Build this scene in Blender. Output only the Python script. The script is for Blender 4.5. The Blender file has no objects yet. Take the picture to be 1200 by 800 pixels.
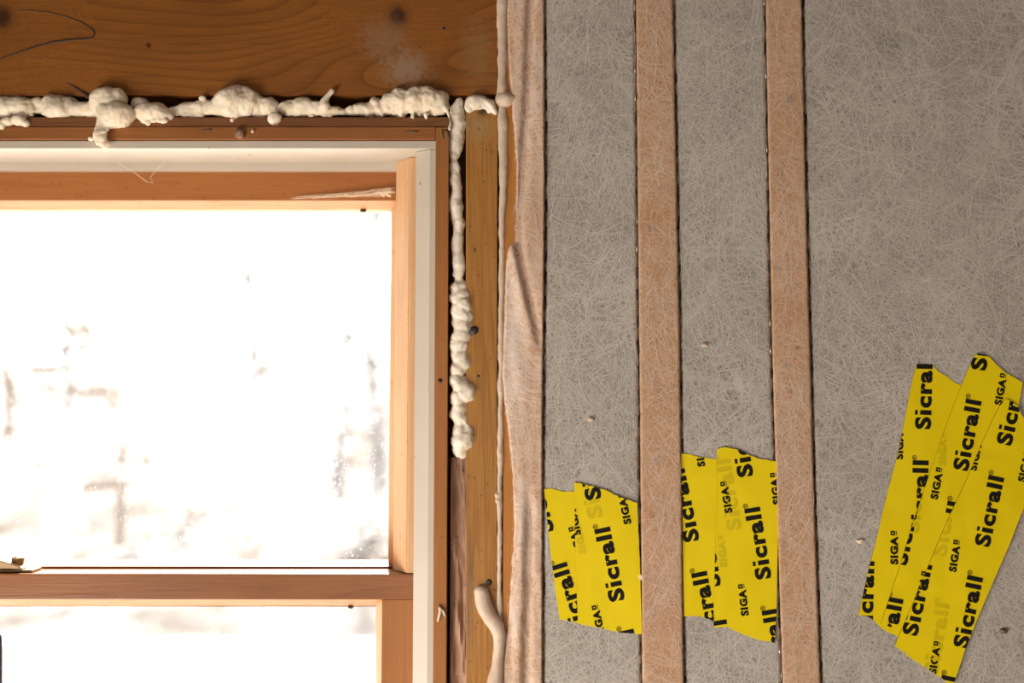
import bpy, bmesh, math, random
from mathutils import Vector, Matrix, noise as mnoise
from math import sin, cos, pi, radians as R, exp
C = bpy.context.scene.collection
S = bpy.context.scene
random.seed(7)

# ------------------------------------------------------------------ camera, sky, sun, exposure
TILT = R(4.0); CAM = Vector((0, -0.957, 1.5)); SW = 36/35
cd = bpy.data.cameras.new('camera'); cd.lens = 35; cd.sensor_width = 36; cd.clip_start = .02; cd.clip_end = 300
cam = bpy.data.objects.new('camera', cd); C.objects.link(cam)
cam.location = CAM; cam.rotation_euler = (pi/2+TILT, 0, 0); S.camera = cam
cd.dof.use_dof = True; cd.dof.focus_distance = .957; cd.dof.aperture_fstop = 2.8
S.view_settings.view_transform = 'Standard'; S.view_settings.look = 'None'
S.view_settings.gamma = 1; S.view_settings.use_curve_mapping = False
S.view_settings.exposure = 0.48
w = bpy.data.worlds.new('sky'); S.world = w; w.use_nodes = True
bg = w.node_tree.nodes['Background']; bg.inputs[0].default_value = (1, .975, .94, 1); bg.inputs[1].default_value = 3.4
def lamp(name, typ, loc, aim, energy, color, **kw):
    l = bpy.data.lights.new(name, typ); l.energy = energy; l.color = color
    for k, v in kw.items(): setattr(l, k, v)
    o = bpy.data.objects.new(name, l); C.objects.link(o); o.location = loc
    o.rotation_euler = (Vector(aim)-Vector(loc)).to_track_quat('-Z', 'Y').to_euler(); return o
lamp('sun', 'SUN', (-.8, 8, 7), (0, 1.5, 1.0), 17.0, (1, .93, .82), angle=R(1.5))
lamp('side_fill_light', 'AREA', (-1.09, -.92, .62), (-.1, 0, 1.3), 21, (1, .94, .86), shape='RECTANGLE', size=1.0, size_y=.66)  # added fill lamp in an unseen side opening, lights the wall from lower left
lamp('back_fill_light', 'AREA', (.1, -3.95, .9), (0, 0, 1.25), 4, (1, .94, .87), shape='RECTANGLE', size=2.0, size_y=.65)  # added weak frontal fill lamp, out of view behind the camera

# ------------------------------------------------------------------ photo pixel -> point on a plane of depth Y
def P(px, py, Y=0.0):
    a = (px-600)/1200*SW; b = (400-py)/1200*SW
    t = (Y-CAM.y)/(cos(TILT)-b*sin(TILT))
    return Vector((CAM.x+t*a, Y, CAM.z+t*(sin(TILT)+b*cos(TILT))))
def XZ(px, py, Y=0.0):
    p = P(px, py, Y); return p.x, p.z
MM = .00082
def lerp(tab, v):
    if v <= tab[0][0]: return tab[0][1]
    for (a, x), (b, y) in zip(tab, tab[1:]):
        if v <= b: return x+(y-x)*(v-a)/(b-a)
    return tab[-1][1]

# ------------------------------------------------------------------ materials
class NT:
    def __init__(s, name):
        s.m = bpy.data.materials.new(name); s.m.use_nodes = True; s.t = s.m.node_tree
        s.b = s.t.nodes['Principled BSDF']; s.out = s.t.nodes['Material Output']
        s.pos = s.t.nodes.new('ShaderNodeNewGeometry').outputs['Position']
    def set(s, sock, v):
        if hasattr(v, 'default_value') or isinstance(v, bpy.types.NodeSocket): s.t.links.new(v, sock)
        else:
            if isinstance(v, (tuple, list)) and len(v) == 3 and sock.type == 'RGBA': v = (*v, 1)
            sock.default_value = v
    def n(s, typ, ins={}, out=0, **kw):
        nd = s.t.nodes.new('ShaderNode'+typ)
        for k, v in kw.items(): setattr(nd, k, v)
        for k, v in ins.items(): s.set(nd.inputs[k], v)
        return nd.outputs[out]
    def math(s, op, a, b=0.0, c=0.0, clamp=False):
        return s.n('Math', {0: a, 1: b, 2: c}, operation=op, use_clamp=clamp)
    def vm(s, op, a, b=(0, 0, 0)): return s.n('VectorMath', {0: a, 1: b}, operation=op)
    def map(s, loc=(0, 0, 0), rot=(0, 0, 0), sc=(1, 1, 1), vec=None):
        return s.n('Mapping', {0: vec or s.pos, 1: loc, 2: rot, 3: sc})
    def noise(s, vec, scale, detail=4, rough=.55, dist=0, out=0):
        return s.n('TexNoise', {'Vector': vec, 'Scale': scale, 'Detail': detail, 'Roughness': rough, 'Distortion': dist}, out=out)
    def ramp(s, f, stops):
        nd = s.t.nodes.new('ShaderNodeValToRGB'); s.set(nd.inputs[0], f); e = nd.color_ramp.elements
        while len(e) < len(stops): e.new(.5)
        for i, (p, c) in enumerate(stops):
            e[i].position = p; e[i].color = (*c, 1) if isinstance(c, tuple) else (c, c, c, 1)
        return nd.outputs[0]
    def mix(s, f, a, b, blend='MIX'):
        nd = s.t.nodes.new('ShaderNodeMix'); nd.data_type = 'RGBA'; nd.blend_type = blend
        s.set(nd.inputs[0], f); s.set(nd.inputs[6], a); s.set(nd.inputs[7], b); return nd.outputs[2]
    def spot(s, px, py, r, Y=0.0, sx=1, sy=1, soft=.6, wob=.3):
        """0..1 mask of a stain centred on a place of the wall"""
        p = P(px, py, Y)
        d = s.vm('MULTIPLY', s.vm('SUBTRACT', s.pos, tuple(p)), (1/(r*MM*sx), 0, 1/(r*MM*sy)))
        L = s.n('VectorMath', {0: d}, out=1, operation='LENGTH')
        nz = s.noise(s.pos, 260, 2)
        L = s.math('ADD', L, s.math('MULTIPLY', s.math('SUBTRACT', nz, .5), wob*2))
        return s.n('MapRange', {0: L, 1: 1-soft, 2: 1.0+.001, 3: 1.0, 4: 0.0}, interpolation_type='SMOOTHSTEP')
    def done(s, col, rough=.6, bump=None, bs=.2, bd=.001, spec=.3, **kw):
        s.set(s.b.inputs['Base Color'], col); s.set(s.b.inputs['Roughness'], rough)
        s.b.inputs['Specular IOR Level'].default_value = spec
        for k, v in kw.items(): s.set(s.b.inputs[k], v)
        if bump is not None:
            nd = s.t.nodes.new('ShaderNodeBump'); nd.inputs['Strength'].default_value = bs; nd.inputs['Distance'].default_value = bd
            s.set(nd.inputs['Height'], bump); s.t.links.new(nd.outputs[0], s.b.inputs['Normal'])
        return s.m

def wood(name, lo, hi, line, axis='z', freq=7, contour=(2.2, 11), lines=1.0, knots=(), specks=0.0, stains=(), rough=.55, spec=.3, seed=0, fine=1.0):
    s = NT(name)
    if axis == 'x': v = s.map((seed*3.1, seed, seed*1.7), (0, 0, 0), (contour[0], contour[0], contour[1]))
    else: v = s.map((seed*3.1, seed, seed*1.7), (0, 0, 0), (contour[1], contour[1], contour[0]))
    h = s.noise(v, 1.0, 1.5, .4)
    for (kx, ky, kr) in knots:                       # rings close up around a knot
        h = s.math('ADD', h, s.math('MULTIPLY', s.spot(kx, ky, kr*3.6, sx=1.7, soft=1, wob=.5), .13))
    fr = s.math('FRACT', s.math('MULTIPLY', h, freq))
    ln = s.ramp(fr, [(0, .0), (.55, .05), (.86, .55), (.95, 1.0), (1, .0)])
    fv = s.map((0, 0, 0), (0, 0, 0), (18, 18, 900) if axis == 'x' else (900, 900, 18))
    fn = s.noise(fv, 1, 3, .6)
    big = s.noise(s.map(sc=(3, 3, 9) if axis == 'x' else (9, 9, 3)), 1.3, 3)
    c = s.mix(s.n('MapRange', {0: big, 1: .3, 2: .7}), lo, hi)
    c = s.mix(s.math('MULTIPLY', s.n('MapRange', {0: fn, 1: .35, 2: .7}), .38*fine), c, line)
    c = s.mix(s.math('MULTIPLY', ln, .55*lines), c, line)
    for (kx, ky, kr) in knots:
        c = s.mix(s.math('MULTIPLY', s.spot(kx, ky, kr*1.6, soft=1), .75), c, line); c = s.mix(s.math('MULTIPLY', s.spot(kx, ky, kr*.9, soft=.7), .85), c, tuple(x*.4 for x in line))
    for (kx, ky, r_, sx, sy, col, a) in stains:
        c = s.mix(s.math('MULTIPLY', s.spot(kx, ky, r_, 0, sx, sy, soft=.95, wob=.6), a), c, col)
    if specks:
        sp = s.noise(s.map(sc=(1, 1, .7)), 230, 2, .5)
        blot = s.noise(s.pos, 22, 3)
        mk = s.math('MULTIPLY', s.n('MapRange', {0: sp, 1: .63, 2: .70}), s.n('MapRange', {0: blot, 1: .35, 2: .65}))
        c = s.mix(s.math('MULTIPLY', mk, specks), c, (.035, .022, .012))
    return s.done(c, rough, s.math('ADD', fn, s.math('MULTIPLY', ln, .5)), .25, .0006, spec)

M = {}
M['header'] = wood('header_wood', (.20, .066, .009), (.30, .105, .015), (.085, .024, .004), 'x', 34, (1.5, 6.5), .9,
    knots=((466, 18, 15), (0, 20, 18), (173, 52, 4), (80, 118, 14)), stains=((475, 80, 42, 1, .8, (.30, .22, .15), .6), (450, 45, 40, 1, 1, (.27, .2, .13), .35), (560, 60, 40, .7, 1.6, (.26, .16, .06), .45)), seed=1)
M['jack'] = wood('yellow_stud_wood', (.40, .17, .032), (.48, .225, .05), (.16, .06, .012), 'z', 15, (1.2, 26), .75, fine=1.6,
    knots=((565, 130, 9),), specks=.85, stains=((550, 700, 16, .6, 6, (.16, .10, .06), .55), (560, 150, 25, 1, 1, (.33, .24, .12), .5)), seed=2)
M['king'] = wood('orange_stud_wood', (.44, .17, .03), (.5, .21, .045), (.25, .08, .012), 'z', 6, (1.2, 20), .4, seed=3)
M['jamb_v'] = wood('jamb_wood', (.34, .13, .030), (.42, .165, .042), (.15, .05, .012), 'z', 6, (1.0, 22), .45, specks=.35, seed=4)
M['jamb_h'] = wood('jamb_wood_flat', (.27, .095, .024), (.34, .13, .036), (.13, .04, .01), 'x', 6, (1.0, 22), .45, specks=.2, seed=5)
M['dark_h'] = wood('dark_jamb_edge_wood', (.17, .062, .02), (.26, .10, .033), (.05, .016, .006), 'x', 10, (1.5, 30), .7, specks=.6, rough=.8, seed=6)
M['sash_h'] = wood('sash_rail_wood', (.36, .125, .032), (.44, .165, .045), (.22, .065, .016), 'x', 7, (.8, 26), .5, specks=.35, seed=7)
M['meet'] = wood('varnished_rail_wood', (.22, .075, .022), (.32, .12, .034), (.11, .034, .01), 'x', 7, (2.5, 26), .5, specks=.25, seed=8, rough=.3, spec=.33)
M['sash_v'] = wood('sash_stile_wood', (.34, .13, .032), (.42, .17, .045), (.2, .065, .015), 'z', 7, (.8, 24), .5, seed=9)
M['pale'] = wood('pale_bead_wood', (.58, .33, .16), (.68, .42, .22), (.38, .18, .07), 'z', 5, (.8, 26), .4, specks=.25, seed=10)
M['pale_h'] = wood('pale_bead_wood_flat', (.55, .28, .12), (.62, .34, .16), (.36, .16, .06), 'x', 5, (.8, 26), .4, specks=.25, seed=11)
M['old'] = wood('weathered_pink_wood', (.40, .20, .11), (.62, .38, .26), (.07, .035, .022), 'z', 5, (5.0, 26), 1.2, specks=.6, seed=12, rough=.85)
M['ply'] = wood('plywood', (.10, .06, .035), (.16, .10, .06), (.06, .035, .02), 'z', 6, (1, 8), .5, seed=13)
M['floor'] = wood('floor_boards', (.40, .28, .17), (.47, .33, .2), (.28, .18, .10), 'x', 6, (1, 8), .5, seed=14)

def plain(name, col, rough=.6, spec=.3, var=.1, scale=30, bumpscale=0, bs=.2, **kw):
    s = NT(name); nz = s.noise(s.pos, scale, 4)
    c = s.mix(nz, tuple(x*(1-var) for x in col), tuple(min(1, x*(1+var)) for x in col))
    b = s.noise(s.pos, bumpscale, 4) if bumpscale else None
    return s.done(c, rough, b, bs, .001, spec, **kw)

def vinyl():
    s = NT('cream_vinyl'); c = s.mix(s.noise(s.pos, 18, 3), (.50, .43, .34), (.57, .50, .41))
    sp = s.noise(s.pos, 170, 2); bl = s.noise(s.pos, 14, 2)
    mk = s.math('MULTIPLY', s.n('MapRange', {0: sp, 1: .70, 2: .74}), s.n('MapRange', {0: bl, 1: .45, 2: .6}))
    c = s.mix(s.math('MULTIPLY', mk, .8), c, (.22, .11, .05))
    return s.done(c, .42, None, spec=.4)
M['vinyl'] = vinyl()

def foam(name, a, b):
    s = NT(name); n1 = s.noise(s.pos, 60, 5); n2 = s.noise(s.pos, 420, 4, .6)
    c = s.mix(s.n('MapRange', {0: n1, 1: .35, 2: .7}), a, b)
    c = s.mix(s.math('MULTIPLY', s.n('MapRange', {0: n2, 1: .62, 2: .75}), .3), c, (.5, .3, .13))
    s.b.inputs['Subsurface Radius'].default_value = (1, .6, .3); s.b.inputs['Subsurface Scale'].default_value = .003
    return s.done(c, .5, s.math('ADD', n2, n1), .18, .0012, .4, **{'Subsurface Weight': .25})
M['foam'] = foam('cream_spray_foam', (.82, .67, .48), (.90, .79, .63))
M['foam2'] = foam('pale_spray_foam', (.80, .68, .53), (.90, .80, .67))
M['caulk'] = foam('pinkish_foam_bead', (.60, .45, .33), (.70, .55, .42))

def fleece(name, base, base2, hair, amount, stains=(), mott=1.0):
    s = NT(name)
    n1 = s.noise(s.pos, 480, 3, .7); n2 = s.noise(s.pos, 26, 4); n3 = s.noise(s.pos, 6, 3)
    c = s.mix(s.n('MapRange', {0: n2, 1: .3, 2: .7}), base, base2)
    c = s.mix(s.math('MULTIPLY', s.n('MapRange', {0: n1, 1: .44, 2: .64}), .8*mott), c, tuple(x*.35 for x in base))
    pk = s.math('MULTIPLY', s.n('MapRange', {0: s.noise(s.pos, 520, 3, .6), 1: .52, 2: .66}), s.n('MapRange', {0: s.noise(s.map((9, 1, 3)), 15, 3), 1: .42, 2: .68}))
    c = s.mix(s.math('MULTIPLY', pk, .6*mott), c, tuple(x*.3 for x in base))
    for (kx, ky, r_, sx, sy, col, al) in stains:
        c = s.mix(s.math('MULTIPLY', s.spot(kx, ky, r_, 0, sx, sy, soft=.9, wob=.7), al), c, col)
    tot = None
    for i, ang in enumerate((12, 48, 78, 106, 141, 168)):
        warp = s.noise(s.map((i*3.7, 0, i*1.3)), 14, 2, .5, out=1)
        v = s.vm('ADD', s.pos, s.vm('MULTIPLY', s.vm('SUBTRACT', warp, (.5, .5, .5)), (.05, 0, .05)))
        v = s.map((i*.37, i*2.1, i*.9), (0, 0, 0), (24, 1, 520), s.map((0, 0, 0), (0, R(ang), 0), (1, 1, 1), v))
        f = s.n('MapRange', {0: s.noise(v, 1, 1, .4), 1: .54, 2: .66})
        tot = f if tot is None else s.math('MAXIMUM', tot, f)
    dens = s.n('MapRange', {0: s.noise(s.map((4, 2, 9)), 11, 3), 1: .32, 2: .68, 3: .35, 4: 1.0})
    c = s.mix(s.math('MULTIPLY', s.math('MULTIPLY', tot, dens), amount), c, hair)
    return s.done(c, .9, s.math('ADD', tot, n1), .25, .0006, .1)
M['fleece_grey'] = fleece('grey_fleece', (.355, .31, .265), (.44, .39, .335), (.62, .565, .50), .6,
    stains=((700, 150, 45, 1, 1, (.16, .14, .12), .4), (1035, 50, 30, 1.4, .7, (.13, .115, .10), .5), (690, 490, 6, 1.3, .7, (.6, .56, .48), .6), (707, 211, 3.5, 1, .8, (.35, .13, .09), .8), (1180, 50, 120, .6, 1, (.22, .19, .165), .4), (1110, 120, 60, .1, 2, (.2, .17, .15), .5)))
M['fleece_peach'] = fleece('peach_fleece', (.50, .27, .14), (.56, .335, .20), (.74, .58, .46), .40,
    stains=((764, 267, 7, 1.1, .8, (.22, .17, .14), .75), (772, 331, 4, 1, 1, (.25, .19, .15), .6), (761, 402, 3.5, 1, 1, (.2, .15, .11), .7), (776, 425, 4, 1, 1.4, (.3, .18, .1), .6), (770, 540, 9, 1, 1, (.3, .2, .16), .6),
            (925, 118, 10, 1, .9, (.2, .15, .13), .7), (915, 197, 5, 1, 1, (.3, .2, .14), .6), (912, 315, 6, .9, 1.5, (.24, .18, .15), .7), (921, 428, 7, 1, .9, (.26, .2, .16), .7), (934, 407, 3, 1, 1, (.1, .06, .05), .8), (916, 205, 2.5, 1, 1, (.1, .06, .05), .7)), mott=.6)
M['fleece_white'] = fleece('pale_peach_fleece', (.54, .31, .18), (.60, .39, .25), (.84, .70, .60), .6,
    stains=((615, 90, 30, .85, 5.5, (.44, .25, .14), .4), (629, 420, 9, 1, 16, (.56, .34, .21), .5), (614, 745, 9, .8, 5, (.58, .33, .18), .5), (602, 410, 17, 1, 8.5, (.80, .66, .57), .85), (614, 610, 14, 1, 6, (.76, .61, .51), .7), (602, 720, 9, 1, 6, (.76, .61, .51), .7), (626, 330, 6, 1, 9, (.66, .46, .33), .5), (610, 637, 5, 1, 1, (.3, .22, .18), .6), (609, 680, 6, 1, .8, (.28, .22, .17), .6), (625, 770, 16, .8, 1.6, (.42, .27, .19), .5), (598, 793, 6, 1, 1, (.3, .24, .2), .6), (608, 525, 3, 1, .8, (.3, .25, .22), .6)), mott=.28)
M['hair'] = plain('white_glass_fibre', (.64, .59, .52), .7, .3, .05)
M['hair_w'] = plain('white_warm_fibre', (.74, .60, .48), .7, .3, .05)

def tape_mat():
    s = NT('yellow_tape'); nz = s.noise(s.pos, 35, 3); c = s.mix(nz, (.74, .55, .0005), (.79, .60, .001))
    wr = s.noise(s.map(sc=(1, 1, .5)), 26, 3)
    return s.done(c, .5, wr, .22, .003, .2)
M['tape'] = tape_mat()
M['tape_edge'] = plain('tape_cut_edge', (.16, .105, .01), .7, .1, .1)
M['ink'] = plain('black_ink', (.012, .010, .007), .6, .08, .1)
M['ghost'] = plain('show_through_ink', (.61, .455, .001), .5, .2, .02)
M['nail'] = plain('dark_steel', (.05, .042, .04), .45, .5, .3, 200, Metallic=.7)
M['steel'] = plain('staple_steel', (.42, .40, .37), .35, .5, .3, 200, Metallic=.8)
M['rust'] = plain('dull_staple', (.16, .11, .075), .5, .4, .3, 200, Metallic=.4)
M['brass'] = plain('aged_latch_metal', (.36, .24, .13), .38, .5, .25, 90, Metallic=.75)
M['web'] = plain('pale_cobweb', (.85, .68, .50), .8, .2, .05)
M['pencil'] = plain('pencil_line', (.055, .035, .02), .6, .3, .2, 300)
M['debris'] = plain('dark_crumb', (.07, .045, .03), .9, .1, .5, 200)
M['paint_wall'] = plain('painted_board', (.24, .18, .12), .85, .2, .06)
M['ceil'] = plain('ceiling_board', (.12, .08, .05), .9, .2, .06)
M['snow'] = plain('snow', (.85, .86, .88), .9, .2, .05, 2)
M['bark'] = plain('pale_bark', (.22, .205, .20), .9, .1, .2, 6)
M['stairwood'] = plain('bleached_stair_wood', (.66, .60, .52), .8, .2, .1, 3)
M['railwood'] = plain('tan_rail_wood', (.20, .165, .14), .8, .2, .1, 3)
def slope_mat():
    s = NT('dry_grass_and_snow'); n1 = s.noise(s.map(sc=(1, .6, 1)), 1.1, 4, .6)
    c = s.mix(s.n('MapRange', {0: n1, 1: .36, 2: .66}), (.062, .047, .038), (.22, .205, .195)); return s.done(c, .95, None, spec=.05)
M['slope'] = slope_mat()
def glass_mat(name, sx, sy):
    s = NT(name); tr = s.n('BsdfTransparent', {0: (.97, .975, .98)})
    gl = s.n('BsdfGlossy', {0: (.9, .9, .9), 1: .03})
    fr = s.math('MULTIPLY', s.n('Fresnel', {0: 1.25}), .8)
    a = s.n('MixShader', {0: fr, 1: tr, 2: gl})
    film = s.noise(s.pos, 14, 5, .65); sp = s.noise(s.pos, 420, 2)
    d = s.math('ADD', s.math('MULTIPLY', s.n('MapRange', {0: film, 1: .42, 2: .75}), .16), s.math('MULTIPLY', s.n('MapRange', {0: sp, 1: .68, 2: .74}), .30))
    d = s.math('ADD', d, s.math('MULTIPLY', s.spot(320, 540, 95, .085, 1, 1.1, soft=1, wob=.5), .22))
    dust = s.n('BsdfTranslucent', {0: (.75, .78, .8)})
    sh = s.n('MixShader', {0: d, 1: a, 2: dust}); s.t.links.new(sh, s.out.inputs[0]); return s.m
M['glass'] = glass_mat('dusty_glass', 0, 0)

# ------------------------------------------------------------------ builders
def mesh_obj(name, bm, m, parent=None, smooth=False):
    me = bpy.data.meshes.new(name)
    bmesh.ops.recalc_face_normals(bm, faces=bm.faces[:]) if bm.faces else None
    bm.to_mesh(me); bm.free(); me.materials.append(m)
    if smooth:
        for p in me.polygons: p.use_smooth = True
    o = bpy.data.objects.new(name, me); C.objects.link(o)
    if parent is not None:
        o.parent = parent; o.matrix_parent_inverse = Matrix.Translation(-parent.location)
    return o
def tag(o, label=None, cat=None, group=None, kind=None):
    for k, v in (('label', label), ('category', cat), ('group', group), ('kind', kind)):
        if v: o[k] = v
    return o
def empty(name, loc, *a, **k):
    o = bpy.data.objects.new(name, None); C.objects.link(o); o.location = loc; o.empty_display_size = .05
    return tag(o, *a, **k)
def box(bm, x0, x1, y0, y1, z0, z1, bev=0.0):
    vs = [bm.verts.new((x, y, z)) for x in (x0, x1) for y in (y0, y1) for z in (z0, z1)]
    f = [(0, 1, 3, 2), (4, 6, 7, 5), (0, 4, 5, 1), (2, 3, 7, 6), (0, 2, 6, 4), (1, 5, 7, 3)]
    fs = [bm.faces.new([vs[i] for i in q]) for q in f]
    if bev:
        es = {e for q in fs for e in q.edges}
        bmesh.ops.bevel(bm, geom=list(es), offset=bev, segments=2, affect='EDGES', profile=.6)
def prism(bm, poly, Y0, depth, bev=0.0, back=None):
    """outline given in photo pixels on the plane Y0, pushed back by a real thickness"""
    a = [P(x, y, Y0) for x, y in poly]
    va = [bm.verts.new(p) for p in a]; vb = [bm.verts.new(p+Vector((0, depth, 0))) for p in a]
    n = len(a); f1 = bm.faces.new(va); bm.faces.new(vb[::-1])
    for i in range(n): bm.faces.new((va[i], vb[i], vb[(i+1) % n], va[(i+1) % n]))
    if bev: bmesh.ops.bevel(bm, geom=list(f1.edges), offset=bev, segments=2, affect='EDGES', profile=.6)
def B(*boxes, bev=0.0):
    bm = bmesh.new()
    for b in boxes: box(bm, *b, bev=bev)
    return bm
def tube(bm, pts, r, seg=6, caps=True):
    rings = []
    for i, p in enumerate(pts):
        p = Vector(p); d = (Vector(pts[min(i+1, len(pts)-1)])-Vector(pts[max(i-1, 0)])).normalized()
        u = d.orthogonal().normalized() if not rings else (pu-d*pu.dot(d)).normalized()
        pu = u; v = d.cross(u); rr = r[i] if isinstance(r, (list, tuple)) else r
        rings.append([bm.verts.new(p+(u*cos(2*pi*k/seg)+v*sin(2*pi*k/seg))*rr) for k in range(seg)])
    for a, b in zip(rings, rings[1:]):
        for k in range(seg): bm.faces.new((a[k], a[(k+1) % seg], b[(k+1) % seg], b[k]))
    if caps: bm.faces.new(rings[0]); bm.faces.new(rings[-1][::-1])
def inside(p, poly):
    x, y = p; c = False; n = len(poly)
    for i in range(n):
        (x1, y1), (x2, y2) = poly[i], poly[(i+1) % n]
        if (y1 > y) != (y2 > y) and x < (x2-x1)*(y-y1)/(y2-y1)+x1: c = not c
    return c

# ------------------------------------------------------------------ the room and the land outside
def struct(name, bm, m): return tag(mesh_obj(name, bm, m), kind='structure')
WX0, WX1 = P(523, 600).x-.8475, P(525, 600).x            # the window's outer jamb edges
WZ1 = P(300, 138).z; WZ0 = WZ1-.93; CX = (WX0+WX1)/2
struct('floor', B((-1.2, 1.8, -4, .3, -.1, 0)), M['floor'])
struct('ceiling', B((-1.2, 1.8, -4, .3, 2.45, 2.55)), M['ceil'])
struct('wall_front', B((-1.2, WX0+.02, .1, .16, 0, 2.45), (WX1-.02, 1.8, .1, .16, 0, 2.45), (WX0+.02, WX1-.02, .1, .16, WZ1-.02, 2.45), (WX0+.02, WX1-.02, .1, .16, 0, WZ0-.02)), M['ply'])
struct('wall_right', B((1.8, 1.9, -4, .3, 0, 2.45)), M['paint_wall'])
struct('wall_left', B((-1.2, -1.1, -4, -1.47, 0, 2.45), (-1.2, -1.1, -.37, .16, 0, 2.45), (-1.2, -1.1, -1.47, -.37, .98, 2.45), (-1.2, -1.1, -1.47, -.37, 0, .24)), M['paint_wall'])  # unseen wall set close, low opening added so light falls off rightward
struct('wall_back', B((-1.2, -.95, -4.1, -4, 0, 2.45), (1.15, 1.8, -4.1, -4, 0, 2.45), (-.95, 1.15, -4.1, -4, 1.25, 2.45), (-.95, 1.15, -4.1, -4, 0, .55)), M['paint_wall'])  # unseen opening added for the back fill, kept small to limit frontal light
# ground: a flat snowy terrace near the house, then a brushy slope
bm = bmesh.new(); g = P(100, 748, 4.0)
box(bm, -9, 9, .2, 4.0, g.z-.4, g.z); struct('ground', bm, M['snow'])
bm = bmesh.new(); rows = []
for j in range(41):
    y = 4.0+j*j*.016; row = []
    for i in range(49):
        x = (i-24)*.34*(1+j*.05)
        z = g.z-.35+.115*(y-4)+.10*mnoise.noise((x*.9, y*.7, 3))+.05*mnoise.noise((x*2.3, y*2, 8))
        row.append(bm.verts.new((x, y, z)))
    rows.append(row)
for a, b in zip(rows, rows[1:]):
    for i in range(48): bm.faces.new((a[i], a[i+1], b[i+1], b[i]))
struct('hill', bm, M['slope'])
def slope_z(y): return g.z-.35+.115*(y-4)
# outdoor stair
st = empty('outdoor_stair', P(95, 600, 6.6), 'sunlit wooden stair with rail climbing outside beyond the upper pane', 'stair')
bot = P(95, 597, 6.6); stepv = Vector((-.134, .10, .19)); side = Vector((.62, .8, 0))
for k, nm in ((0, 'stringer'), (1, 'stringer')):
    bm = bmesh.new(); o = side*k*.8
    a = bot+o; b = bot+stepv*9.5+o; dn = Vector((0, 0, -.26)); th = side*.05
    vs = [bm.verts.new(p) for p in (a, b, b+dn, a+dn+Vector((0, 0, .1)), a+th, b+th, b+dn+th, a+dn+th+Vector((0, 0, .1)))]
    for q in ((0, 1, 2, 3), (7, 6, 5, 4), (0, 4, 5, 1), (1, 5, 6, 2), (2, 6, 7, 3), (3, 7, 4, 0)): bm.faces.new([vs[i] for i in q])
    mesh_obj(nm, bm, M['stairwood'], st)
for k in range(9):
    bm = bmesh.new(); a = bot+stepv*(k+1)+Vector((0, 0, -.02)); d1 = side*.85; d2 = Vector((-.2, .15, 0)); t = Vector((0, 0, -.045))
    vs = [bm.verts.new(p) for p in (a, a+d1, a+d1+d2, a+d2, a+t, a+d1+t, a+d1+d2+t, a+d2+t)]
    for q in ((0, 1, 2, 3), (7, 6, 5, 4), (0, 4, 5, 1), (1, 5, 6, 2), (2, 6, 7, 3), (3, 7, 4, 0)): bm.faces.new([vs[i] for i in q])
    mesh_obj('tread', bm, M['railwood'], st)
bm = bmesh.new(); tube(bm, [P(150, 500, 6.6), P(40, 304, 7.7)], .032, 8); mesh_obj('handrail', bm, M['railwood'], st)
for (x, ya, yb, Y) in ((142, 488, 640, 6.65), (12, 300, 520, 7.6)):
    bm = bmesh.new(); tube(bm, [P(x, ya, Y), P(x-2, yb, Y)], .035, 8); mesh_obj('post', bm, M['railwood'], st)
# bare trees
def tree(px, Y, h, r, seed, label):
    rnd = random.Random(seed); p0 = P(px, 600, Y); base = Vector((p0.x, Y, slope_z(Y)-.1))
    t = empty('bare_tree', base, label, 'tree', 'bare trees outside')
    pts = [base]; 
    for k in range(8): pts.append(pts[-1]+Vector((rnd.uniform(-.08, .08), rnd.uniform(-.08, .08), h/8)))
    bm = bmesh.new(); tube(bm, pts, [r*(1-k*.11) for k in range(9)], 7); mesh_obj('trunk', bm, M['bark'], t, True)
    for k in range(9):
        a = pts[rnd.randint(2, 8)]; ang = rnd.uniform(0, 2*pi); L = rnd.uniform(.5, 1.1)*h*.2; q = [a]
        for j in range(4): q.append(q[-1]+Vector((cos(ang)*L/4+rnd.uniform(-.05, .05), sin(ang)*L/4, L/5+rnd.uniform(-.03, .06))))
        bm = bmesh.new(); tube(bm, q, [r*.38*(1-j*.2) for j in range(5)], 5); mesh_obj('branch', bm, M['bark'], t, True)
tree(300, 11, 4.5, .11, 3, 'bare tree outside behind the middle of the dusty upper pane')
tree(395, 10, 3.2, .075, 5, 'second bare tree outside, just right of the one behind the mid pane')
tree(446, 9, 5.5, .085, 8, 'bare tree outside hugging the right edge of the upper pane')
tree(70, 12, 2.6, .10, 11, 'short bare tree outside behind the wooden stair rail')

# ------------------------------------------------------------------ framing timbers
hd = tag(mesh_obj('header_board', (lambda b: (prism(b, [(-700, 113), (560, 111), (583, 110), (583, -160), (-700, -160)], .002, .09, .0012), b)[1])(bmesh.new()), M['header']),
    'wide orange-brown header board with knots and pencil line above the window', 'header board')
bm = bmesh.new()
tube(bm, [P(x, y, .0018) for x, y in ((20, 12), (38, 12.5), (60, 15), (80, 20), (97, 27), (108, 34), (111, 39), (108, 44), (100, 46), (84, 46.5), (64, 49), (44, 54), (22, 61), (-2, 70))], [.0004, .0005, .0006, .0005, .0006, .0007, .0008, .0008, .0009, .001, .0011, .0009, .0007, .0005], 5)
mesh_obj('pencil_mark', bm, M['pencil'], hd)
def nail_head(px, py, r, Y, parent, name='nail'):
    bm = bmesh.new(); p = P(px, py, Y)
    bmesh.ops.create_uvsphere(bm, u_segments=14, v_segments=8, radius=r*MM, matrix=Matrix.Translation(p) @ Matrix.Diagonal((1, .35, 1, 1)))
    tube(bm, [p, p+Vector((0, .02, 0))], r*MM*.45, 8)
    return mesh_obj(name, bm, M['nail'], parent, True)
nail_head(520, 33, 2, .002, hd)
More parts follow.
